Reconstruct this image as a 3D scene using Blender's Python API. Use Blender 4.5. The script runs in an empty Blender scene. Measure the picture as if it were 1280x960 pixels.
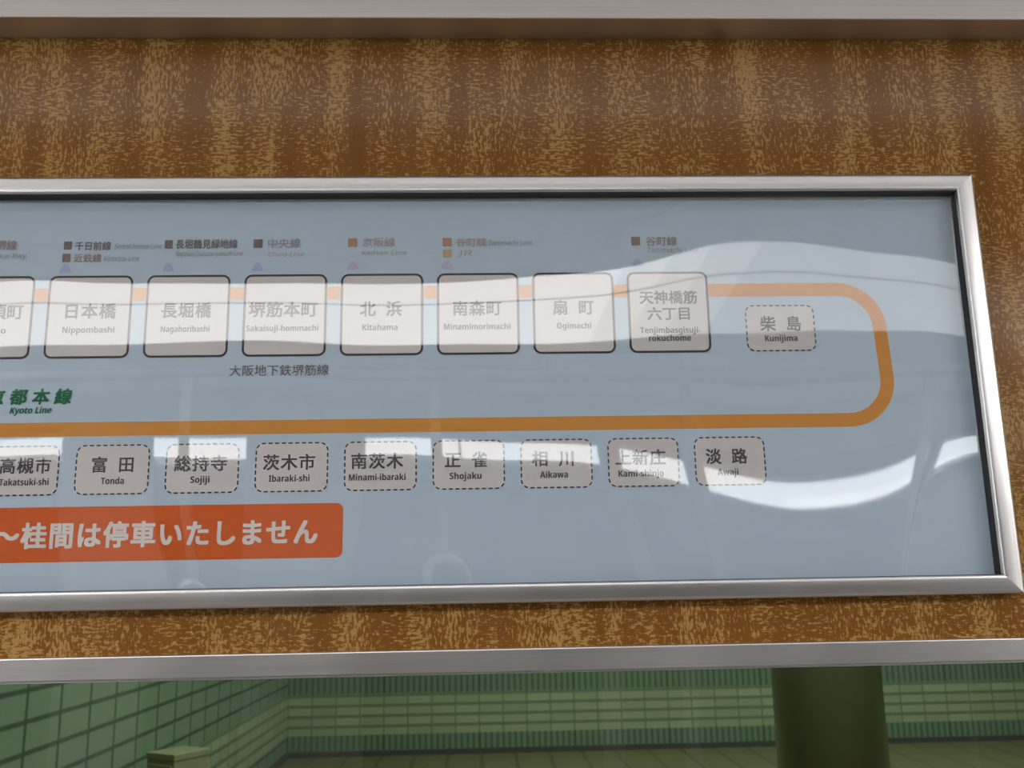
import bpy, bmesh, math, random
from mathutils import Matrix, Vector
random.seed(7)
C = bpy.context.scene.collection
SC = bpy.context.scene
ZC = 1.45                      # height of the camera above the car floor; all z below are relative to it

# ------------------------------------------------------------------ camera, world, exposure
cam = bpy.data.cameras.new('camera')
cam.sensor_fit = 'HORIZONTAL'
cam.sensor_width = 36.0
cam.lens = 36.0 * 1200.0 / 1280.0
cam.clip_start = 0.02
cam.clip_end = 60
cam.dof.use_dof = True
cam.dof.focus_distance = 0.82
cam.dof.aperture_fstop = 17.0
co = bpy.data.objects.new('camera', cam)
C.objects.link(co)
PITCH, YAW, ROLL = 0.21000132, 0.03613381, -0.0184201
fw = Vector((math.sin(YAW) * math.cos(PITCH), math.cos(YAW) * math.cos(PITCH), math.sin(PITCH)))
rt = Vector((math.cos(YAW), -math.sin(YAW), 0))
up = rt.cross(fw)
rx = rt * math.cos(ROLL) + up * math.sin(ROLL)
ux = up * math.cos(ROLL) - rt * math.sin(ROLL)
m = Matrix((rx, ux, -fw)).transposed().to_4x4()
m.translation = Vector((0, -0.8, ZC))
co.matrix_world = m
SC.camera = co

w = bpy.data.worlds.new('world')
SC.world = w
w.use_nodes = True
w.node_tree.nodes['Background'].inputs[0].default_value = (0.55, 0.6, 0.55, 1)
w.node_tree.nodes['Background'].inputs[1].default_value = 0.02
SC.view_settings.view_transform = 'Standard'
SC.view_settings.look = 'None'
SC.view_settings.gamma = 1
SC.view_settings.use_curve_mapping = False
SC.view_settings.exposure = 0.08

CAR_LAMP = 4.4                 # radiance of the ceiling diffusers in the car
FAR_LAMP = 5.4                 # radiance of the lamp row across the tracks
PLATFORM_LAMP = 50.0           # watts of each platform ceiling lamp

# ------------------------------------------------------------------ material helpers
def new_mat(name):
    mt = bpy.data.materials.new(name)
    mt.use_nodes = True
    nt = mt.node_tree
    return mt, nt, nt.nodes['Principled BSDF']

def N(nt, kind, **kw):
    n = nt.nodes.new(kind)
    for k, v in kw.items():
        if k.startswith('i_'):
            key = k[2:]
            n.inputs[int(key) if key.isdigit() else key].default_value = v
        else:
            setattr(n, k, v)
    return n

def MATH(nt, op, a, b=None, clamp=False):
    n = nt.nodes.new('ShaderNodeMath')
    n.operation = op
    n.use_clamp = clamp
    for i, v in enumerate((a, b)):
        if v is None:
            continue
        if isinstance(v, (int, float)):
            n.inputs[i].default_value = v
        else:
            nt.links.new(v, n.inputs[i])
    return n.outputs[0]

def MIX(nt, fac, a, b):
    n = nt.nodes.new('ShaderNodeMix')
    n.data_type = 'RGBA'
    for key, v in ((0, fac), (6, a), (7, b)):
        if isinstance(v, (int, float)):
            n.inputs[key].default_value = v
        elif isinstance(v, tuple):
            n.inputs[key].default_value = (*v, 1) if len(v) == 3 else v
        else:
            nt.links.new(v, n.inputs[key])
    return n.outputs[2]

def SCALE(nt, vec, s):
    n = nt.nodes.new('ShaderNodeVectorMath')
    n.operation = 'MULTIPLY'
    nt.links.new(vec, n.inputs[0])
    n.inputs[1].default_value = s
    return n.outputs[0]

def NOISE(nt, vec, scale, detail=2.0, rough=0.5):
    n = nt.nodes.new('ShaderNodeTexNoise')
    nt.links.new(vec, n.inputs['Vector'])
    n.inputs['Scale'].default_value = scale
    n.inputs['Detail'].default_value = detail
    n.inputs['Roughness'].default_value = rough
    return n.outputs['Fac']

def RAMP(nt, v, lo, hi):
    n = nt.nodes.new('ShaderNodeMapRange')
    n.clamp = True
    nt.links.new(v, n.inputs[0])
    n.inputs[1].default_value = lo
    n.inputs[2].default_value = hi
    return n.outputs[0]

def plain(name, col, rough=0.6, metal=0.0, mottled=0.04, spec=0.5):
    mt, nt, b = new_mat(name)
    tc = N(nt, 'ShaderNodeTexCoord')
    f = NOISE(nt, tc.outputs['Object'], 35.0, 3.0)
    c0 = tuple(c * (1 - mottled) for c in col)
    c1 = tuple(min(1, c * (1 + mottled)) for c in col)
    nt.links.new(MIX(nt, f, c0, c1), b.inputs['Base Color'])
    b.inputs['Roughness'].default_value = rough
    b.inputs['Metallic'].default_value = metal
    b.inputs['Specular IOR Level'].default_value = spec
    return mt

def emitter(name, col, strength):
    mt = bpy.data.materials.new(name)
    mt.use_nodes = True
    nt = mt.node_tree
    nt.nodes.clear()
    o = N(nt, 'ShaderNodeOutputMaterial')
    e = N(nt, 'ShaderNodeEmission')
    e.inputs[0].default_value = (*col, 1)
    e.inputs[1].default_value = strength
    nt.links.new(e.outputs[0], o.inputs[0])
    return mt

def clear_sheet(name, base, tint=(1, 1, 1), rough=0.0):
    """clear sheet: transmits straight on, mirrors a little, more at grazing angles"""
    mt = bpy.data.materials.new(name)
    mt.use_nodes = True
    nt = mt.node_tree
    nt.nodes.clear()
    o = N(nt, 'ShaderNodeOutputMaterial')
    t = N(nt, 'ShaderNodeBsdfTransparent')
    t.inputs[0].default_value = (*tint, 1)
    g = N(nt, 'ShaderNodeBsdfGlossy')
    g.inputs['Roughness'].default_value = rough
    g.inputs['Color'].default_value = (1, 1, 1, 1)
    lw = N(nt, 'ShaderNodeLayerWeight')
    lw.inputs[0].default_value = 0.5
    p = MATH(nt, 'POWER', lw.outputs['Facing'], 5.0)
    f = MATH(nt, 'ADD', MATH(nt, 'MULTIPLY', p, 1 - base), base, True)
    mx = N(nt, 'ShaderNodeMixShader')
    nt.links.new(f, mx.inputs[0])
    nt.links.new(t.outputs[0], mx.inputs[1])
    nt.links.new(g.outputs[0], mx.inputs[2])
    nt.links.new(mx.outputs[0], o.inputs[0])
    return mt

def wood_laminate(name):
    mt, nt, b = new_mat(name)
    tc = N(nt, 'ShaderNodeTexCoord')
    v = tc.outputs['Object']
    band = NOISE(nt, SCALE(nt, v, (34, 1, 2.2)), 1.0, 2.0, 0.6)      # tall narrow bands
    patch = NOISE(nt, SCALE(nt, v, (22, 1, 16)), 1.0, 1.5)           # where dashes turn from upright to flat
    thin = NOISE(nt, SCALE(nt, v, (26, 1, 9)), 1.0, 2.0)             # thin and dense places
    hd = NOISE(nt, SCALE(nt, v, (150, 1, 520)), 1.0, 2.0, 0.65)      # flat dashes
    vd = NOISE(nt, SCALE(nt, v, (520, 1, 140)), 1.0, 2.0, 0.65)      # upright dashes
    sp = NOISE(nt, SCALE(nt, v, (300, 1, 260)), 1.0, 2.5, 0.65)       # specks
    dash = MIX(nt, RAMP(nt, patch, 0.40, 0.62), hd, vd)
    tot = MATH(nt, 'ADD', MATH(nt, 'MULTIPLY', dash, 0.68), MATH(nt, 'MULTIPLY', sp, 0.32))
    tot = MATH(nt, 'ADD', tot, MATH(nt, 'MULTIPLY', MATH(nt, 'SUBTRACT', band, 0.5), 0.22))
    tot = MATH(nt, 'ADD', tot, MATH(nt, 'MULTIPLY', MATH(nt, 'SUBTRACT', thin, 0.5), 0.22))
    fleck = RAMP(nt, tot, 0.505, 0.555)
    base = MIX(nt, RAMP(nt, band, 0.3, 0.7), (0.185, 0.074, 0.014), (0.225, 0.097, 0.020))
    col = MIX(nt, MATH(nt, 'MULTIPLY', fleck, 0.8), base, (0.47, 0.285, 0.095))
    nt.links.new(col, b.inputs['Base Color'])
    b.inputs['Roughness'].default_value = 0.15
    b.inputs['Specular IOR Level'].default_value = 0.30
    return mt

def brushed(name, col=(0.66, 0.645, 0.65), rough=0.34, axis='x'):
    mt, nt, b = new_mat(name)
    tc = N(nt, 'ShaderNodeTexCoord')
    s = (3, 900, 900) if axis == 'x' else (900, 900, 3)
    f = NOISE(nt, SCALE(nt, tc.outputs['Object'], s), 1.0, 3.0, 0.7)
    g = NOISE(nt, tc.outputs['Object'], 9.0, 2.0)
    nt.links.new(MIX(nt, f, tuple(c * 0.80 for c in col), tuple(min(1, c * 1.16) for c in col)), b.inputs['Base Color'])
    b.inputs['Metallic'].default_value = 1.0
    r = MATH(nt, 'ADD', MATH(nt, 'MULTIPLY', g, 0.16), rough - 0.08)
    nt.links.new(r, b.inputs['Roughness'])
    return mt

def cells(nt, v, w, gap, soft=None):
    """1 inside a cell of width w, 0 in the joint"""
    fr = MATH(nt, 'FRACT', MATH(nt, 'DIVIDE', v, w))
    d = MATH(nt, 'MINIMUM', fr, MATH(nt, 'SUBTRACT', 1.0, fr))
    return RAMP(nt, d, gap / w * 0.35, gap / w * 0.75)

def station_tile(name, along, z_lo, z_hi, flutes=True):
    """platform wall: a band of four thin pale courses; fluted or square green tile above and below"""
    mt, nt, b = new_mat(name)
    tc = N(nt, 'ShaderNodeTexCoord')
    sp = N(nt, 'ShaderNodeSeparateXYZ')
    nt.links.new(tc.outputs['Object'], sp.inputs[0])
    a = MATH(nt, 'ADD', sp.outputs[0], 1.757) if along == 'x' else sp.outputs[1]
    z = sp.outputs[2]
    ca = N(nt, 'ShaderNodeCombineXYZ')
    nt.links.new(MATH(nt, 'FLOOR', MATH(nt, 'DIVIDE', a, 0.217)), ca.inputs[0])
    nt.links.new(MATH(nt, 'FLOOR', MATH(nt, 'DIVIDE', z, 0.089)), ca.inputs[1])
    wn = N(nt, 'ShaderNodeTexWhiteNoise')
    nt.links.new(ca.outputs[0], wn.inputs[0])
    var = wn.outputs[0]
    soft = NOISE(nt, tc.outputs['Object'], 1.5, 3.0)
    # pale band
    course = (z_hi - z_lo) / 4
    zz = MATH(nt, 'SUBTRACT', z, z_lo)
    j = MATH(nt, 'MULTIPLY', cells(nt, MATH(nt, 'ADD', zz, course * 0.17), course, 0.024), cells(nt, a, 0.217, 0.012))
    pale = MIX(nt, var, (0.24, 0.285, 0.175), (0.285, 0.335, 0.215))
    bandc = MIX(nt, j, (0.125, 0.17, 0.10), pale)
    # the green field
    if flutes:
        k = cells(nt, a, 0.0543, 0.020)
        big = cells(nt, a, 0.217 * 4, 0.014)
        field = MIX(nt, k, (0.065, 0.11, 0.072), MIX(nt, soft, (0.12, 0.185, 0.125), (0.14, 0.21, 0.14)))
        field = MIX(nt, big, (0.04, 0.075, 0.038), field)
    else:
        k = MATH(nt, 'MULTIPLY', cells(nt, a, 0.315, 0.022), cells(nt, MATH(nt, 'SUBTRACT', z, 0.036), 0.118, 0.018))
        field = MIX(nt, k, (0.05, 0.075, 0.05), MIX(nt, soft, (0.14, 0.205, 0.145), (0.17, 0.235, 0.165)))
    inb = MATH(nt, 'MULTIPLY', MATH(nt, 'GREATER_THAN', z, z_lo), MATH(nt, 'LESS_THAN', z, z_hi))
    nt.links.new(MIX(nt, inb, field, bandc), b.inputs['Base Color'])
    b.inputs['Roughness'].default_value = 0.35
    return mt

M = {}
M['wood'] = wood_laminate('wood_laminate')
M['alu'] = brushed('brushed_aluminium')
M['alu_v'] = brushed('brushed_aluminium_upright', axis='z')
M['steel'] = brushed('brushed_steel_rail', (0.66, 0.63, 0.62), 0.46)
M['chrome'] = plain('polished_steel', (0.7, 0.7, 0.7), 0.15, 1.0)
M['backing'] = plain('sign_backing', (0.05, 0.055, 0.05), 0.7)
M['paper'] = plain('pale_blue_print', (0.455, 0.56, 0.665), 0.75, mottled=0.025, spec=0.2)
M['sticker'] = plain('blue_sticker', (0.468, 0.57, 0.672), 0.75, mottled=0.02, spec=0.2)
M['fill'] = plain('station_fill', (0.60, 0.57, 0.575), 0.75, mottled=0.02, spec=0.2)
M['black'] = plain('outline_ink', (0.035, 0.035, 0.04), 0.75, spec=0.2)
M['ink'] = plain('lettering_ink', (0.085, 0.068, 0.085), 0.75, spec=0.2)
M['ink2'] = plain('grey_lettering_ink', (0.16, 0.135, 0.15), 0.75, spec=0.2)
M['ink3'] = plain('faded_lettering_ink', (0.31, 0.30, 0.33), 0.75, spec=0.2)
M['inkr'] = plain('faded_red_ink', (0.40, 0.35, 0.36), 0.75, spec=0.2)
M['inkr2'] = plain('rosy_ink', (0.32, 0.26, 0.27), 0.75, spec=0.2)
M['sqa'] = plain('brown_square_ink', (0.17, 0.135, 0.14), 0.75, spec=0.2)
M['sqb'] = plain('red_brown_square_ink', (0.26, 0.18, 0.175), 0.75, spec=0.2)
M['sqc'] = plain('orange_square_ink', (0.42, 0.24, 0.17), 0.75, spec=0.2)
M['sqd'] = plain('amber_square_ink', (0.50, 0.34, 0.20), 0.75, spec=0.2)
M['tria'] = plain('blue_mark_ink', (0.36, 0.42, 0.64), 0.75, spec=0.2)
M['trib'] = plain('lilac_mark_ink', (0.46, 0.44, 0.63), 0.75, spec=0.2)
M['green'] = plain('green_ink', (0.012, 0.15, 0.07), 0.75, spec=0.2)
M['orange'] = plain('orange_line_ink', (0.62, 0.27, 0.055), 0.75, spec=0.2)
M['banner'] = plain('banner_ink', (0.62, 0.115, 0.022), 0.75, spec=0.2)
M['cream'] = plain('banner_lettering', (0.70, 0.66, 0.64), 0.75, spec=0.2)
M['acrylic'] = clear_sheet('clear_acrylic', 0.10, (0.985, 0.99, 0.99), 0.02)
M['glass'] = clear_sheet('window_glass', 0.03, (0.85, 0.90, 0.84), 0.0)
M['clearglass'] = clear_sheet('clear_window_glass', 0.045, (0.95, 0.96, 0.96), 0.0)
M['rear'] = plain('grey_beige_panel', (0.25, 0.24, 0.225), 0.5)
M['rubber'] = plain('black_rubber', (0.02, 0.02, 0.02), 0.6)
M['white'] = plain('off_white_panel', (0.78, 0.77, 0.75), 0.5)
M['carfloor'] = plain('car_floor', (0.18, 0.17, 0.16), 0.5)
M['strap'] = plain('strap_webbing', (0.16, 0.155, 0.14), 0.7)
M['darkpaint'] = plain('dark_grey_paint', (0.09, 0.09, 0.085), 0.6)
M['ring'] = plain('ivory_ring', (0.40, 0.38, 0.34), 0.3)
M['column'] = plain('dark_green_column', (0.115, 0.135, 0.075), 0.25)
M['cabinet'] = plain('olive_green_paint', (0.20, 0.21, 0.12), 0.5)
M['dark'] = plain('dark_concrete', (0.05, 0.05, 0.045), 0.9)
M['wall_tile_back'] = station_tile('green_fluted_tile', 'x', ZC - 1.272, ZC - 0.914, True)
M['wall_tile_left'] = station_tile('green_square_tile', 'y', ZC - 1.272, ZC - 0.914, False)
M['lamp'] = emitter('lit_diffuser', (1.0, 0.985, 0.97), CAR_LAMP)
M['lamp_dim'] = emitter('lit_diffuser_glare_fade', (0.97, 0.98, 1.0), CAR_LAMP * 0.44)  # emission lowered to paint the weak right end of the mirrored glare
M['lamp_85'] = emitter('lit_diffuser_85', (1.0, 0.985, 0.97), CAR_LAMP * 0.83)  # this and the next two: in-between steps of the painted glare fade
M['lamp_70'] = emitter('lit_diffuser_70', (0.99, 0.985, 0.98), CAR_LAMP * 0.70)
M['lamp_55'] = emitter('lit_diffuser_55', (0.98, 0.985, 0.99), CAR_LAMP * 0.57)
M['lamp_fill'] = emitter('lit_diffuser_fill', (1.0, 0.985, 0.97), CAR_LAMP * 4.5)  # added fill: overbright outer panels that light the sign without mirroring in it
M['tube'] = emitter('lit_tube', (1.0, 0.99, 0.97), 2.0)
M['farlamp'] = emitter('lit_platform_lamp', (0.97, 0.98, 1.0), FAR_LAMP)

# platform floor: big slabs laid askew
mt, nt, b = new_mat('platform_paving')
tc = N(nt, 'ShaderNodeTexCoord')
sp = N(nt, 'ShaderNodeSeparateXYZ')
nt.links.new(tc.outputs['Object'], sp.inputs[0])
k = MATH(nt, 'MULTIPLY', cells(nt, sp.outputs[0], 0.30, 0.03), cells(nt, sp.outputs[1], 0.30, 0.02))
nt.links.new(MIX(nt, k, (0.075, 0.075, 0.032), (0.115, 0.112, 0.05)), b.inputs['Base Color'])
b.inputs['Roughness'].default_value = 0.55
M['paving'] = mt

# ------------------------------------------------------------------ object helpers
def base_loc(p):
    l = Vector((0, 0, 0))
    while p is not None:
        l += p.location
        p = p.parent
    return l

def link_mesh(name, me, mats, parent=None, loc=None):
    """vertices are absolute (z relative to the camera height); stored relative to the parent / loc"""
    o = bpy.data.objects.new(name, me)
    C.objects.link(o)
    for mm in (mats if isinstance(mats, (list, tuple)) else [mats]):
        me.materials.append(mm)
    off = base_loc(parent)
    if loc is not None:
        l = Vector((loc[0], loc[1], loc[2] + ZC))
        o.location = l - off
        off = l
    me.transform(Matrix.Translation(Vector((0, 0, ZC)) - off))
    o.parent = parent
    return o

def obj(name, bm, mats, parent=None, smooth=False, loc=None):
    me = bpy.data.meshes.new(name)
    bm.normal_update()
    bm.to_mesh(me)
    bm.free()
    if smooth:
        for p in me.polygons:
            p.use_smooth = True
    return link_mesh(name, me, mats, parent, loc)

def empty(name, loc, label=None, cat=None, group=None):
    o = bpy.data.objects.new(name, None)
    C.objects.link(o)
    o.location = (loc[0], loc[1], loc[2] + ZC)
    tag(o, label, cat, group)
    return o

def tag(o, label=None, cat=None, group=None, kind=None):
    if label: o['label'] = label
    if cat: o['category'] = cat
    if group: o['group'] = group
    if kind: o['kind'] = kind
    return o

def add_box(bm, x0, x1, y0, y1, z0, z1, mi=0):
    vs = [bm.verts.new((x, y, z)) for x in (x0, x1) for y in (y0, y1) for z in (z0, z1)]
    for f in ((0, 1, 3, 2), (4, 6, 7, 5), (0, 4, 5, 1), (2, 3, 7, 6), (0, 2, 6, 4), (1, 5, 7, 3)):
        bm.faces.new([vs[i] for i in f]).material_index = mi

def box(*a):
    bm = bmesh.new()
    add_box(bm, *a)
    bmesh.ops.recalc_face_normals(bm, faces=bm.faces[:])
    return bm

def bevel_box(x0, x1, y0, y1, z0, z1, r, seg=3):
    bm = box(x0, x1, y0, y1, z0, z1)
    bmesh.ops.bevel(bm, geom=bm.edges[:], offset=r, segments=seg, affect='EDGES', profile=0.5)
    return bm

def add_tube(bm, p0, p1, r, seg=16):
    p0, p1 = Vector(p0), Vector(p1)
    d = (p1 - p0).normalized()
    a = d.orthogonal().normalized()
    c = d.cross(a)
    r0, r1 = [], []
    for i in range(seg):
        t = 2 * math.pi * i / seg
        o = (a * math.cos(t) + c * math.sin(t)) * r
        r0.append(bm.verts.new(p0 + o))
        r1.append(bm.verts.new(p1 + o))
    for i in range(seg):
        j = (i + 1) % seg
        bm.faces.new((r0[i], r0[j], r1[j], r1[i]))
    bm.faces.new(r0[::-1])
    bm.faces.new(r1)

def panel_with_hole(x0, x1, z0, z1, holes, yf, yb):
    """a wall slab between yf and yb with rectangular holes side by side (hx0, hx1, hz0, hz1 equal heights)"""
    bm = bmesh.new()
    hz0, hz1 = holes[0][2], holes[0][3]
    add_box(bm, x0, x1, yf, yb, hz1, z1)
    add_box(bm, x0, x1, yf, yb, z0, hz0)
    x = x0
    for h in holes:
        add_box(bm, x, h[0], yf, yb, hz0, hz1)
        x = h[1]
    add_box(bm, x, x1, yf, yb, hz0, hz1)
    bmesh.ops.recalc_face_normals(bm, faces=bm.faces[:])
    return bm

# ------------------------------------------------------------------ setting: the car
WX0, WX1 = -2.6, 2.6
CEIL = 0.72
HEAD = -0.062                   # top of the window opening
wall = obj('wall_front', panel_with_hole(WX0, WX1, -ZC, CEIL, [(-0.95, 0.95, -0.75, HEAD)], 0.0, 0.045), M['wood'])
tag(wall, kind='structure')
tag(obj('floor', box(WX0, WX1, -2.74, 0.0, -ZC - 0.05, -ZC), M['carfloor']), kind='structure')
tag(obj('ceiling', box(WX0, WX1, -2.74, 0.045, CEIL, CEIL + 0.04), M['white']), kind='structure')
for nm, xa, xb in (('wall_left', WX0 - 0.04, WX0), ('wall_right', WX1, WX1 + 0.04)):
    tag(obj(nm, box(xa, xb, -2.74, 0.045, -ZC, CEIL), M['white']), kind='structure')
PANES = [(-2.45, -1.502), (-1.188, -0.846), (-0.42, 0.431), (0.504, 0.724), (0.774, 1.75), (1.767, 2.5)]
tag(obj('wall_rear', panel_with_hole(WX0, WX1, -ZC, CEIL, [(a, b_, -0.85, 0.60) for a, b_ in PANES], -2.74, -2.70), M['rear']), kind='structure')
for i, (a, b_) in enumerate(PANES):
    r = tag(empty('window_%d' % (i + 2), ((a + b_) / 2, -2.72, -0.85)), kind='structure')
    obj('pane', box(a, b_, -2.722, -2.718, -0.85, 0.60), M['clearglass'], r)

# the broad stainless rail along the head of the panel
tr = bevel_box(WX0, WX1, -0.0335, 0.0, 0.4962, 0.62, 0.0012)
tag(obj('trim_1', tr, M['steel']), kind='structure')
# the window head rail
tr = bevel_box(-0.98, 0.98, -0.0065, 0.0, -0.0647, -0.0466, 0.0011)
tag(obj('trim_2', tr, M['alu']), kind='structure')
# the window: frame lining the opening, and its pane
win = tag(empty('window_1', (0, 0.03, -0.75)), kind='structure')
bm = bmesh.new()
add_box(bm, -0.95, 0.95, -0.004, 0.043, HEAD - 0.004, HEAD)
add_box(bm, -0.95, 0.95, -0.006, 0.043, -0.75, -0.735)
add_box(bm, -0.95, -0.93, -0.006, 0.043, -0.735, HEAD - 0.004)
add_box(bm, 0.93, 0.95, -0.006, 0.043, -0.735, HEAD - 0.004)
obj('window_frame', bm, M['alu'], win)
obj('pane', box(-0.93, 0.93, 0.028, 0.032, -0.735, HEAD - 0.004), M['glass'], win)

# ------------------------------------------------------------------ setting: the platform outside
YB = 8.4
XL = -1.757
PF = -1.45
tag(obj('wall_back', box(XL, 9.0, YB, YB + 0.2, PF, 1.6), M['wall_tile_back']), kind='structure')
tag(obj('wall_side', box(XL - 0.2, XL, 1.4, YB + 0.2, PF, 1.6), M['wall_tile_left']), kind='structure')
tag(obj('floor_platform', box(-3.5, 9.0, 0.25, YB, PF - 0.1, PF), M['paving']), kind='structure')
bm = box(XL, 9.0, YB - 0.03, YB, PF, PF + 0.045)
tag(obj('baseboard_back', bm, M['dark']), kind='structure')
bm = box(XL, XL + 0.03, 1.4, YB - 0.03, PF, PF + 0.045)
tag(obj('baseboard_side', bm, M['dark']), kind='structure')
tag(obj('ceiling_platform', box(-3.5, 9.0, 0.25, YB, 1.6, 1.7), M['white']), kind='structure')

# round platform column
col = empty('station_column', (1.12, 2.42, PF), 'dark glossy round column standing on the platform outside the window', 'column')
bm = bmesh.new()
add_tube(bm, (1.12, 2.42, PF), (1.12, 2.42, 1.6), 0.172, 64)
obj('shaft', bm, M['column'], col, True)
bm = bmesh.new()
add_tube(bm, (1.12, 2.42, PF), (1.12, 2.42, PF + 0.12), 0.19, 64)
obj('base_collar', bm, M['dark'], col, True)

# green cabinet by the side wall
cab = empty('metal_cabinet', (-1.508, 4.236, PF), 'olive green metal cabinet standing beside the square green tiles outside', 'cabinet')
def turned(bm):
    bm.transform(Matrix.Translation((-1.508, 4.236, 0)) @ Matrix.Rotation(math.radians(-32), 4, 'Z'))
    return bm
obj('body', turned(bevel_box(-0.201, -0.004, 0.004, 0.226, PF, -0.80, 0.004)), M['cabinet'], cab)
obj('lid', turned(bevel_box(-0.205, 0.0, 0.0, 0.23, -0.80, -0.768, 0.004)), M['cabinet'], cab)
obj('door', turned(bevel_box(-0.19, -0.015, -0.005, 0.004, PF + 0.05, -0.82, 0.003)), M['cabinet'], cab)

# platform ceiling lamps; the last is added only to brighten the column
for i, (x, y) in enumerate(((-0.6, 3.8), (2.6, 3.8), (5.8, 3.8), (0.6, 6.6), (3.8, 6.6), (1.0, 1.0))):
    ld = bpy.data.lights.new('platform_lamp', 'AREA')
    ld.shape = 'RECTANGLE'
    ld.size, ld.size_y = 1.2, 0.2
    ld.energy = PLATFORM_LAMP
    ld.color = (0.96, 1.0, 0.94)
    lo = bpy.data.objects.new('platform_lamp', ld)
    C.objects.link(lo)
    lo.location = (x, y, 1.58 + ZC)

# ------------------------------------------------------------------ across the tracks: a lit lamp row, dark wall
tag(obj('wall_across', box(-9, 9, -10.2, -10.0, -ZC, 3), M['dark']), kind='structure')
units = [(-5.9, -4.65), (-4.63, -3.38), (-3.36, -2.27), (-2.25, -1.41), (-1.39, -0.2), (-0.18, 1.04), (1.06, 1.67), (1.69, 2.79), (2.81, 3.91), (3.93, 5.2)]
for i, (a, b_) in enumerate(units):
    r = empty('platform_light', ((a + b_) / 2, -7.0, 1.10), 'lit lamp row seen only as a thin white streak in the map cover', 'lamp', 'lamps across the tracks')
    obj('diffuser', box(a, b_, -7.06, -6.98, 1.108, 1.232), M['farlamp'], r)
    obj('housing', box(a, b_, -7.06, -6.98, 1.235, 1.27), M['white'], r)

# ------------------------------------------------------------------ car ceiling lights (mirrored in the map cover, plus added fill panels)
def ceiling_light(cuts, mats, label):
    xa, xb = cuts[0], cuts[-1]
    r = empty('ceiling_light', ((xa + xb) / 2, -1.455, 0.65), label, 'lamp')
    for a, c, mat in zip(cuts, cuts[1:], mats):
        obj('diffuser', box(a, c, -1.345, -1.19, 0.65, 0.654), mat, r)
        obj('diffuser', box(a, c, -1.72, -1.357, 0.65, 0.654), mat, r)
    obj('seam_strip', box(xa, xb, -1.357, -1.345, 0.651, 0.70), M['white'], r)
    bm = bmesh.new()
    add_box(bm, xa, xb, -1.73, -1.18, 0.70, CEIL)
    add_box(bm, xa, xb, -1.19, -1.18, 0.649, 0.70)
    add_box(bm, xa, xb, -1.73, -1.72, 0.649, 0.70)
    obj('housing', bm, M['white'], r)
    return r
ceiling_light((-2.5, -1.30, -0.98), [M['lamp_fill'], M['lamp']], 'bright ceiling light mirrored at the left end of the map cover')  # outer left panel is added fill light
ceiling_light((-0.978, 0.30), [M['lamp']], 'bright ceiling light mirrored across the middle of the map cover')
ceiling_light((0.302, 0.40, 0.50, 0.62, 1.50, 2.5), [M['lamp_85'], M['lamp_70'], M['lamp_55'], M['lamp_dim'], M['lamp_fill']], 'ceiling light with a glare fade stepped into its panels, mirrored at the right end of the map cover')  # strengths step the glare down; the last panel is added fill light

tl = empty('tube_light', (0, -0.415, 0.66), 'twin tube light over the rack mirrored as two soft streaks in the wood', 'lamp')
obj('housing', box(-2.4, 2.4, -0.50, -0.33, 0.70, CEIL - 0.002), M['white'], tl)
for y in (-0.355, -0.475):
    bm = bmesh.new()
    add_tube(bm, (-2.38, y, 0.682), (2.38, y, 0.682), 0.016, 16)
    obj('tube', bm, M['tube'], tl, True)

# luggage rack above the panel
rk = empty('luggage_rack', (0, -0.2, 0.62), 'bright steel bar luggage rack mirrored as soft streaks in the wood', 'luggage rack')
for y in (-0.30, -0.54):
    bm = bmesh.new()
    add_tube(bm, (-2.5, y, 0.655), (2.5, y, 0.655), 0.012, 16)
    obj('bar', bm, M['chrome'], rk, True)
for x in (-2.0, -0.9, 0.9, 2.0):
    bm = box(x - 0.012, x + 0.012, -0.47, -0.03, 0.62, 0.647)
    obj('bracket', bm, M['steel'], rk)

# grab rail and hanging straps (mirrored faintly)
gr = empty('grab_rail', (0, -1.78, 0.58), 'long dark grab rail carrying the hanging straps', 'rail')
bm = bmesh.new()
add_tube(bm, (-2.55, -1.78, 0.58), (2.55, -1.78, 0.58), 0.015, 16)
obj('bar', bm, M['darkpaint'], gr, True)
for x in (-1.5, 0.2, 1.9):
    bm = bmesh.new()
    add_tube(bm, (x, -1.78, 0.58), (x, -1.78, CEIL), 0.01, 12)
    obj('post', bm, M['steel'], gr, True)
for i, x in enumerate((-1.46, -0.79, -0.12, 0.57, 1.26, 1.95)):
    r = empty('hanging_strap', (x, -1.78, 0.595), 'ivory ring strap hanging from the grab rail', 'strap', 'hanging straps')
    obj('webbing', box(x - 0.014, x + 0.014, -1.797, -1.794, 0.10, 0.595), M['strap'], r)
    bm = bmesh.new()
    R, rr = 0.062, 0.009
    ring = []
    for a in range(32):
        t = 2 * math.pi * a / 32
        row = []
        for q in range(10):
            s = 2 * math.pi * q / 10
            rad = R + rr * math.cos(s)
            row.append(bm.verts.new((x + rad * math.cos(t), -1.7955 + rr * math.sin(s), 0.045 + rad * math.sin(t))))
        ring.append(row)
    for a in range(32):
        for q in range(10):
            bm.faces.new((ring[a][q], ring[(a + 1) % 32][q], ring[(a + 1) % 32][(q + 1) % 10], ring[a][(q + 1) % 10]))
    bmesh.ops.recalc_face_normals(bm, faces=bm.faces[:])
    obj('ring', bm, M['ring'], r, True)

# ------------------------------------------------------------------ the route map sign
IX0, IX1, IZ0, IZ1 = -1.20, 0.4270, 0.0040, 0.3392       # inside edges of the frame
FW, FH = 0.0160, 0.0160                                   # width and height of the frame moulding
sign = empty('route_map_sign', ((IX0 + IX1) / 2, 0, -0.012), 'wide framed pale blue railway route map mounted on the wood panel above the window', 'sign')

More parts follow.
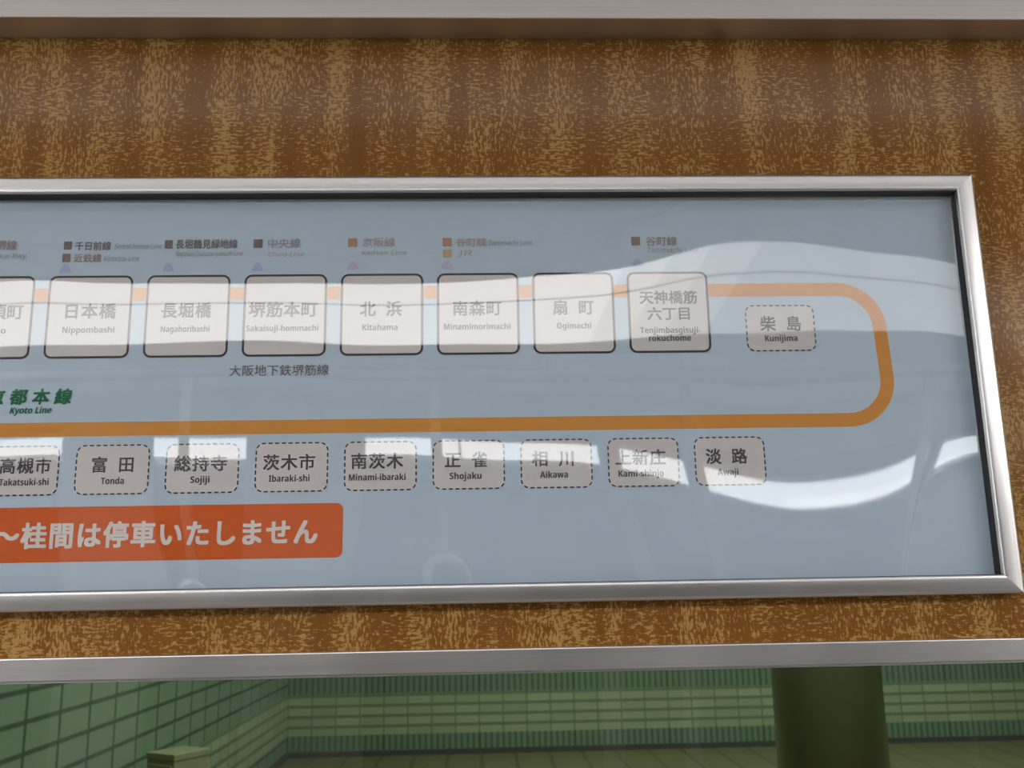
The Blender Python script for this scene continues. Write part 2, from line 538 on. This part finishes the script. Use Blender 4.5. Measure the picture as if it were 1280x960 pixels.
def rail_profile(w):
    p = [(0.0, 0.0004), (0.0, 0.0146), (0.0004, 0.0154), (0.0012, 0.0160), (0.003, 0.01615), (0.006, 0.0161), (w * 0.62, 0.0158)]
    r = w * 0.22
    for i in range(0, 7):
        t = math.pi / 2 * i / 6
        p.append((w - r + r * math.sin(t), 0.0154 - r + r * math.cos(t)))
    p.append((w, 0.0004))
    return p

def corner(u, w, r=0.0045):
    c = w - r
    return u if u <= c + r / math.sqrt(2) else c + math.sqrt(max(0, r * r - (u - c) ** 2))

def frame_rail(side, w):
    bm = bmesh.new()
    A, B = [], []
    for u, h in rail_profile(w):
        e = corner(u, w)
        if side == 'top':
            A.append((IX0 - e, -h, IZ1 + u)); B.append((IX1 + e, -h, IZ1 + u))
        elif side == 'bottom':
            A.append((IX0 - e, -h, IZ0 - u)); B.append((IX1 + e, -h, IZ0 - u))
        elif side == 'right':
            A.append((IX1 + u, -h, IZ0 - e)); B.append((IX1 + u, -h, IZ1 + e))
        else:
            A.append((IX0 - u, -h, IZ0 - e)); B.append((IX0 - u, -h, IZ1 + e))
    va = [bm.verts.new(p) for p in A]
    vb = [bm.verts.new(p) for p in B]
    n = len(va)
    for i in range(n):
        j = (i + 1) % n
        bm.faces.new((va[i], va[j], vb[j], vb[i]))
    bm.faces.new(va)
    bm.faces.new(vb[::-1])
    bmesh.ops.recalc_face_normals(bm, faces=bm.faces[:])
    o = obj('frame_rail', bm, M['alu'] if side in ('top', 'bottom') else M['alu_v'], sign)
    for p in o.data.polygons:
        p.use_smooth = len(p.vertices) == 4
    o.data.set_sharp_from_angle(angle=math.radians(40))
    return o
for s, w_ in (('top', FW), ('bottom', 0.0152), ('right', 0.0168), ('left', FW)):
    frame_rail(s, w_)

bm = bmesh.new()
for a in ((IX0, IX1, IZ1 - 0.0008, IZ1), (IX0, IX1, IZ0, IZ0 + 0.0005), (IX1 - 0.0006, IX1, IZ0, IZ1), (IX0, IX0 + 0.0008, IZ0, IZ1)):
    add_box(bm, a[0], a[1], -0.0138 if a[1] - a[0] > 0.1 else -0.0108, -0.0022, a[2], a[3])
obj('gasket', bm, M['rubber'], sign)

# printed map sheet
obj('backing_board', box(IX0 + 0.001, IX1 - 0.001, -0.0013, -0.0003, IZ0 + 0.001, IZ1 - 0.001), M['backing'], sign)
sheet = obj('map_sheet', box(IX0 + 0.0004, IX1 - 0.0004, -0.0020, -0.0014, IZ0 + 0.0004, IZ1 - 0.0004), M['paper'], sign)

# bowed clear cover: a slightly dished acrylic sheet held in the frame
GC = [0.00204, 0.00328, -0.00184, -0.00029, -8e-05, -0.00098, -0.00165, -0.00274, 0.00364, -0.00185, 0.00144, 0.00161, 0.00156, 0.00079, -0.00015, 0.00781, -0.00418, 0.00861, -0.00743, 0.00371, 0.00955, 0.00113, 0.00113, -0.00264, 0.00131, 0.00103, -0.00189, -0.00118, -0.00202, 0.00088, 0.00203, -0.00339, -0.00103, -0.00212, -0.00604, -0.0117, -0.01224, -0.01111, -0.01166, -0.00374, -0.00105, 0.0026, -5e-05, -0.00185, -0.0039, 0.00108, -0.00052, 0.00139, 0.00942, 0.0042, -0.00249, -0.00111, 0.00667, -0.00723, -0.00151, 0.00515, -0.00635, 0.0004, -0.00119, 0.00069, 0.00142, -0.01054, -0.0092]
def bow(x, z):
    h = z - 0.172
    s = 0.0
    for i in range(21):
        g = math.exp(-((x - (-0.5 + 0.05 * i)) / 0.05) ** 2 / 2)
        s += g * (GC[i] * h + GC[21 + i] * 5 * h * h + GC[42 + i] * 25 * h ** 3)
    return max(-0.0075, min(0.0022, s))
bm = bmesh.new()
NX, NZ = 300, 64
x0, x1, z0, z1 = IX0 + 0.0002, IX1 - 0.0002, IZ0 + 0.0002, IZ1 - 0.0002
gv = [[bm.verts.new((x0 + (x1 - x0) * i / NX, -0.0062 + bow(x0 + (x1 - x0) * i / NX, z0 + (z1 - z0) * j / NZ), z0 + (z1 - z0) * j / NZ)) for j in range(NZ + 1)] for i in range(NX + 1)]
for i in range(NX):
    for j in range(NZ):
        bm.faces.new((gv[i][j], gv[i + 1][j], gv[i + 1][j + 1], gv[i][j + 1]))
obj('clear_cover', bm, M['acrylic'], sign, True)

# ---- print on the sheet
Y_LINE, Y_BOX, Y_TEXT = -0.00215, -0.0023, -0.00245

def round_rect(x0, x1, z0, z1, r, n=6):
    pts = []
    for cx, cz, a0 in ((x1 - r, z1 - r, 0), (x0 + r, z1 - r, 90), (x0 + r, z0 + r, 180), (x1 - r, z0 + r, 270)):
        for i in range(n + 1):
            t = math.radians(a0 + 90 * i / n)
            pts.append((cx + r * math.cos(t), cz + r * math.sin(t)))
    return pts

def face(bm, pts, y, mi=0):
    f = bm.faces.new([bm.verts.new((p[0], y, p[1])) for p in pts])
    f.material_index = mi
    f.normal_update()
    if f.normal.y > 0:
        f.normal_flip()

def band_faces(bm, outer, inner, y, mi, closed=True):
    n = len(outer)
    for i in range(n if closed else n - 1):
        j = (i + 1) % n
        face(bm, (outer[i], outer[j], inner[j], inner[i]), y, mi)

def print_mesh(name, bm, mats, parent):
    o = obj(name, bm, mats, parent)
    return o

def walk(pts, closed=True):
    """cumulative polyline sampler"""
    P = [Vector(p) for p in pts] + ([Vector(pts[0])] if closed else [])
    L = [0]
    for a, c in zip(P, P[1:]):
        L.append(L[-1] + (c - a).length)
    def at(s):
        s = s % L[-1] if closed else min(max(s, 0), L[-1])
        for k in range(len(P) - 1):
            if s <= L[k + 1]:
                t = (s - L[k]) / max(1e-9, L[k + 1] - L[k])
                return P[k].lerp(P[k + 1], t), (P[k + 1] - P[k]).normalized()
        return P[-1], (P[-1] - P[-2]).normalized()
    return L[-1], at

def solid_station(x0, x1, z0=0.1962, z1=0.2692):
    bm = bmesh.new()
    r, t = 0.0066, 0.0019
    o = round_rect(x0, x1, z0, z1, r)
    i = round_rect(x0 + t, x1 - t, z0 + t, z1 - t, r - t)
    face(bm, i, Y_BOX, 0)
    band_faces(bm, o, i, Y_BOX, 1)
    return print_mesh('station_box', bm, [M['fill'], M['black']], sheet)

def dashed_station(x0, x1, z0, z1):
    bm = bmesh.new()
    r = 0.0066
    o = round_rect(x0, x1, z0, z1, r)
    face(bm, o, Y_BOX, 0)
    L, at = walk(o)
    n = round(L / 0.0055)
    st = L / n
    for k in range(n):
        lo, hi = [], []
        for q in range(4):
            p, d = at(k * st + st * 0.62 * q / 3)
            nn = Vector((-d.y, d.x)) * 0.00056
            lo.append(p - nn); hi.append(p + nn)
        band_faces(bm, lo, hi, Y_BOX - 0.00006, 1, False)
    return print_mesh('station_box', bm, [M['fill'], M['black']], sheet)

# route line: from the left along the top, round the bend and back along the bottom
TW = 0.0118
zt, zb, xr = 0.2521, 0.1357, 0.3552
R1 = 0.036
path = [(IX0 + 0.01, zt)]
for i in range(0, 13):
    t = math.radians(90 - 90 * i / 12)
    path.append((xr - 0.0045 - R1 + R1 * math.cos(t), zt - R1 + R1 * math.sin(t)))
for i in range(0, 13):
    t = math.radians(-90 * i / 12)
    path.append((xr - 0.0025 - R1 + R1 * math.cos(t), zb + R1 + R1 * math.sin(t)))
path.append((IX0 + 0.01, zb))
bm = bmesh.new()
lo, hi = [], []
for k, p in enumerate(path):
    a = Vector(path[max(0, k - 1)]); c = Vector(path[min(len(path) - 1, k + 1)])
    d = (c - a).normalized()
    nn = Vector((-d.y, d.x)) * TW / 2
    lo.append(Vector(p) - nn); hi.append(Vector(p) + nn)
band_faces(bm, lo, hi, Y_LINE, 0, False)
tag(print_mesh('route_line', bm, M['orange'], sheet), 'orange route line')

UPX = [(-0.4485, -0.3774)] + [(-0.3657 + 0.08275 * i, -0.2948 + 0.08275 * i) for i in range(7)]
for a, b_ in UPX:
    solid_station(a, b_)
for i in range(9):
    a = -0.4045 + 0.0733 * i
    dashed_station(a, a + 0.0590, 0.0817, 0.1219)
dashed_station(0.2334, 0.2930, 0.1971, 0.2375)

# banner
bm = bmesh.new()
z0, z1, xb, r = 0.0274, 0.0717, -0.1120, 0.0055
pts = [(-0.95, z0), (xb - r, z0)]
pts += [(xb - r + r * math.cos(math.radians(t)), z0 + r + r * math.sin(math.radians(t))) for t in range(-75, 1, 15)]
pts += [(xb - r + r * math.cos(math.radians(t)), z1 - r + r * math.sin(math.radians(t))) for t in range(0, 91, 15)]
pts += [(-0.95, z1)]
face(bm, pts, Y_LINE, 0)
tag(print_mesh('notice_banner', bm, M['banner'], sheet), 'orange notice banner')

# pasted blank stickers
for a, b_, c, d in ((-0.0652, 0.0002, 0.0207, 0.0540), (0.0153, 0.0805, 0.0213, 0.0551)):
    bm = bmesh.new()
    face(bm, round_rect(a, b_, c, d, 0.005), Y_LINE, 0)
    print_mesh('blank_sticker', bm, M['sticker'], sheet)

# legend squares and triangles
for (a, b_, c, d), mk in zip([(-0.356, -0.3492, 0.293, 0.3003), (-0.3565, -0.3497, 0.2816, 0.2892), (-0.27, -0.2632, 0.2934, 0.301), (-0.1937, -0.1859, 0.2936, 0.3013),
        (-0.1120, -0.1042, 0.2939, 0.3017), (-0.0297, -0.0218, 0.2940, 0.3017), (-0.0294, -0.0217, 0.2838, 0.2907), (0.1363, 0.1441, 0.2938, 0.3016)],
        ('sqa', 'sqb', 'sqa', 'sqa', 'sqc', 'sqc', 'sqd', 'sqb')):
    bm = bmesh.new()
    face(bm, ((a, c), (b_, c), (b_, d), (a, d)), Y_TEXT, 0)
    print_mesh('line_square', bm, M[mk], sheet)
for (a, b_, c, d), mk in zip([(-0.3585, -0.3476, 0.272, 0.2799), (-0.2709, -0.2607, 0.2728, 0.2803), (-0.1943, -0.1847, 0.2726, 0.28), (-0.1131, -0.1021, 0.2732, 0.2806),
        (-0.0313, -0.0202, 0.2733, 0.2810), (0.1354, 0.1467, 0.2744, 0.281)], ('tria', 'tria', 'tria', 'trib', 'trib', 'tria')):
    bm = bmesh.new()
    mx = (a + b_) / 2
    face(bm, ((a, c), (b_, c), (b_ - 0.0008, c + 0.0024), (mx + 0.0014, d), (mx - 0.0014, d), (a + 0.0008, c + 0.0024)), Y_TEXT, 0)
    print_mesh('transfer_mark', bm, M[mk], sheet)

# ---- lettering
def glyphs(s):
    cu = bpy.data.curves.new('lettering', 'FONT')
    cu.body = s
    cu.resolution_u = 4
    o = bpy.data.objects.new('lettering', cu)
    C.objects.link(o)
    dg = bpy.context.evaluated_depsgraph_get()
    me = bpy.data.meshes.new_from_object(o.evaluated_get(dg))
    bpy.data.objects.remove(o)
    bpy.data.curves.remove(cu)
    return me

def sans(s, heavy):
    """plain sans-serif letter shapes, bold or regular"""
    up, lo = (0x1D5D4, 0x1D5EE) if heavy else (0x1D5A0, 0x1D5BA)
    return ''.join(chr(up + ord(c) - 65) if 'A' <= c <= 'Z' else chr(lo + ord(c) - 97) if 'a' <= c <= 'z' else c for c in s)

def lettering(s, x0, x1, z0, z1, mat, bold=0.02, gap=0.0, latin=False, slant=0.0, name='lettering'):
    """ink box x0..x1; z0..z1 is the ink box (Japanese) or baseline to capital height (Latin)"""
    bm = bmesh.new()
    if latin:
        me = glyphs(sans(s, bold > 0))
        bm.from_mesh(me)
        for k in ((1, 2) if bold > 0 else ()):
            c2 = me.copy()
            c2.transform(Matrix.Translation(((-0.014, 0.014)[k - 1], 0, k * 0.01)))
            bm.from_mesh(c2)
            bpy.data.meshes.remove(c2)
        bpy.data.meshes.remove(me)
    else:
        for i, ch in enumerate(s):
            me = glyphs(ch)
            me.transform(Matrix.Translation((i * (1 + gap), 0, 0)))
            for dx, dy in ((-1, -1), (1, -1), (-1, 1), (1, 1)):        # heavier strokes
                c2 = me.copy()
                c2.transform(Matrix.Translation((dx * bold, dy * bold * 0.8, (dx + 2 * dy) * 0.01)))
                bm.from_mesh(c2)
                bpy.data.meshes.remove(c2)
            bpy.data.meshes.remove(me)
    xs = [v.co.x for v in bm.verts]
    ys = [v.co.y for v in bm.verts]
    ax, bx = min(xs), max(xs)
    ay, by = (0.0, 0.714) if latin else (min(ys), max(ys))
    for v in bm.verts:
        zz = z0 + (v.co.y - ay) / (by - ay) * (z1 - z0)
        xx = x0 + (v.co.x - ax) / (bx - ax) * (x1 - x0) + slant * (zz - z0)
        v.co = (xx, Y_TEXT - v.co.z * 0.002, zz)
    for f in bm.faces:
        f.normal_update()
        if f.normal.y > 0:
            f.normal_flip()
    return obj(name, bm, M[mat], sheet)

for s, a, b_, g in (('恵美須町', -0.4422, -0.3852, 0), ('日本橋', -0.35, -0.3077, 0.05), ('長堀橋', -0.2694, -0.2274, 0.05), ('堺筋本町', -0.1956, -0.137, 0), ('北浜', -0.1008, -0.0651, 0.62),
                 ('南森町', -0.0211, 0.021, 0.05), ('扇町', 0.0654, 0.1009, 0.62)):
    lettering(s, a, b_, 0.2308, 0.2444, 'ink', 0.022, g, name='station_lettering')
for s, a, b_ in (('Ebisucho', -0.4317, -0.3985), ('Nippombashi', -0.3514, -0.3079), ('Nagahoribashi', -0.2691, -0.228), ('Sakaisuji-hommachi', -0.197, -0.1359), ('Kitahama', -0.0985, -0.0684),
              ('Minamimorimachi', -0.0287, 0.0284), ('Ogimachi', 0.0684, 0.0982)):
    lettering(s, a, b_, 0.2185, 0.2236, 'ink', 0.018, latin=True, name='roman_lettering')
lettering('天神橋筋', 0.1411, 0.1916, 0.2398, 0.2520, 'ink', 0.022, name='station_lettering')
lettering('六丁目', 0.1474, 0.1844, 0.2254, 0.2371, 'ink', 0.022, name='station_lettering')
lettering('Tenjimbasgisuji-', 0.1405, 0.1930, 0.2138, 0.2189, 'ink', 0.03, latin=True, name='roman_lettering')
lettering('rokuchome', 0.1477, 0.1845, 0.2066, 0.2119, 'ink', 0.03, latin=True, name='roman_lettering')
for s, a, b_, g in (('高槻市', -0.3929, -0.3515, 0.05), ('富田', -0.3184, -0.2846, 0.62), ('総持寺', -0.2514, -0.2082, 0.05), ('茨木市', -0.1786, -0.1358, 0.05), ('南茨木', -0.1061, -0.063, 0.05),
                 ('正雀', -0.0284, 0.0069, 0.62), ('相川', 0.0444, 0.0793, 0.62), ('上新庄', 0.1144, 0.1569, 0.05), ('淡路', 0.1909, 0.2262, 0.62)):
    lettering(s, a, b_, 0.0993, 0.1126, 'ink', 0.022, g, name='station_lettering')
for s, a, b_ in (('Takatsuki-shi', -0.3923, -0.3523), ('Tonda', -0.3103, -0.2915), ('Sojiji', -0.2376, -0.2219), ('Ibaraki-shi', -0.1736, -0.1401), ('Minami-ibaraki', -0.1078, -0.0609),
              ('Shojaku', -0.0245, 0.0021), ('Aikawa', 0.0508, 0.0742), ('Kami-shinjo', 0.1165, 0.1548), ('Awaji', 0.2002, 0.2178)):
    lettering(s, a, b_, 0.0898, 0.0951, 'ink', 0.018, latin=True, name='roman_lettering')
lettering('柴島', 0.2455, 0.2814, 0.2146, 0.2281, 'ink', 0.022, 0.62, name='station_lettering')
lettering('Kunijima', 0.2487, 0.2774, 0.2055, 0.2108, 'ink', 0.018, latin=True, name='roman_lettering')
tag(lettering('京都本線', -0.4087, -0.3397, 0.1569, 0.1706, 'green', 0.035, 0.30, slant=0.12, name='line_lettering'), 'green line name')
tag(lettering('Kyoto Line', -0.3892, -0.3552, 0.1496, 0.1550, 'green', 0.018, latin=True, slant=0.2, name='roman_lettering'), 'green line name')
lettering('大阪地下鉄堺筋線', -0.2096, -0.1263, 0.1794, 0.189, 'ink2', 0.004, name='line_lettering')
tag(lettering('〜桂間は停車いたしません', -0.3925, -0.1324, 0.0381, 0.0595, 'cream', 0.035, 0.06, name='notice_lettering'), 'cream notice lettering')
for s, a, b_, c, d, mk in (('阪堺線', -0.4218, -0.3960, 0.2928, 0.3018, 'inkr2'), ('千日前線', -0.3464, -0.3158, 0.2921, 0.3001, 'ink2'), ('近鉄線', -0.3467, -0.3232, 0.2813, 0.289, 'inkr2'),
                       ('長堀鶴見緑地線', -0.2605, -0.2075, 0.293, 0.3016, 'ink2'), ('中央線', -0.1813, -0.153, 0.2933, 0.3019, 'ink3'), ('京阪線', -0.0996, -0.071, 0.2937, 0.3024, 'inkr'),
                       ('谷町線', -0.018, 0.0087, 0.2938, 0.3019, 'inkr'), ('谷町線', 0.1491, 0.1768, 0.2932, 0.3020, 'inkr2')):
    lettering(s, a, b_, c, d, mk, 0.012, name='legend_lettering')
for s, a, b_, c, d, mk in (('Hankai Rwy.', -0.4216, -0.3864, 0.285, 0.2900, 'ink3'), ('Sennichimae Line', -0.313, -0.2727, 0.2932, 0.298, 'ink3'), ('Kintetsu Line', -0.3211, -0.2912, 0.2822, 0.287, 'ink3'),
                       ('Nagahori Tsurumi-ryokuchi Line', -0.2606, -0.203, 0.2862, 0.2908, 'ink3'), ('Chuo Line', -0.181, -0.1499, 0.2855, 0.2896, 'inkr'), ('Keihan Line', -0.1001, -0.0612, 0.2862, 0.2905, 'inkr'),
                       ('Tanimachi Line', 0.0101, 0.0487, 0.2945, 0.2992, 'ink3'), ('JR', -0.0166, -0.004, 0.2852, 0.2901, 'inkr'), ('Tanimachi Line', 0.1494, 0.1955, 0.2870, 0.2917, 'inkr')):
    lettering(s, a, b_, c, d, mk, 0.0, latin=True, slant=0.15, name='roman_legend')
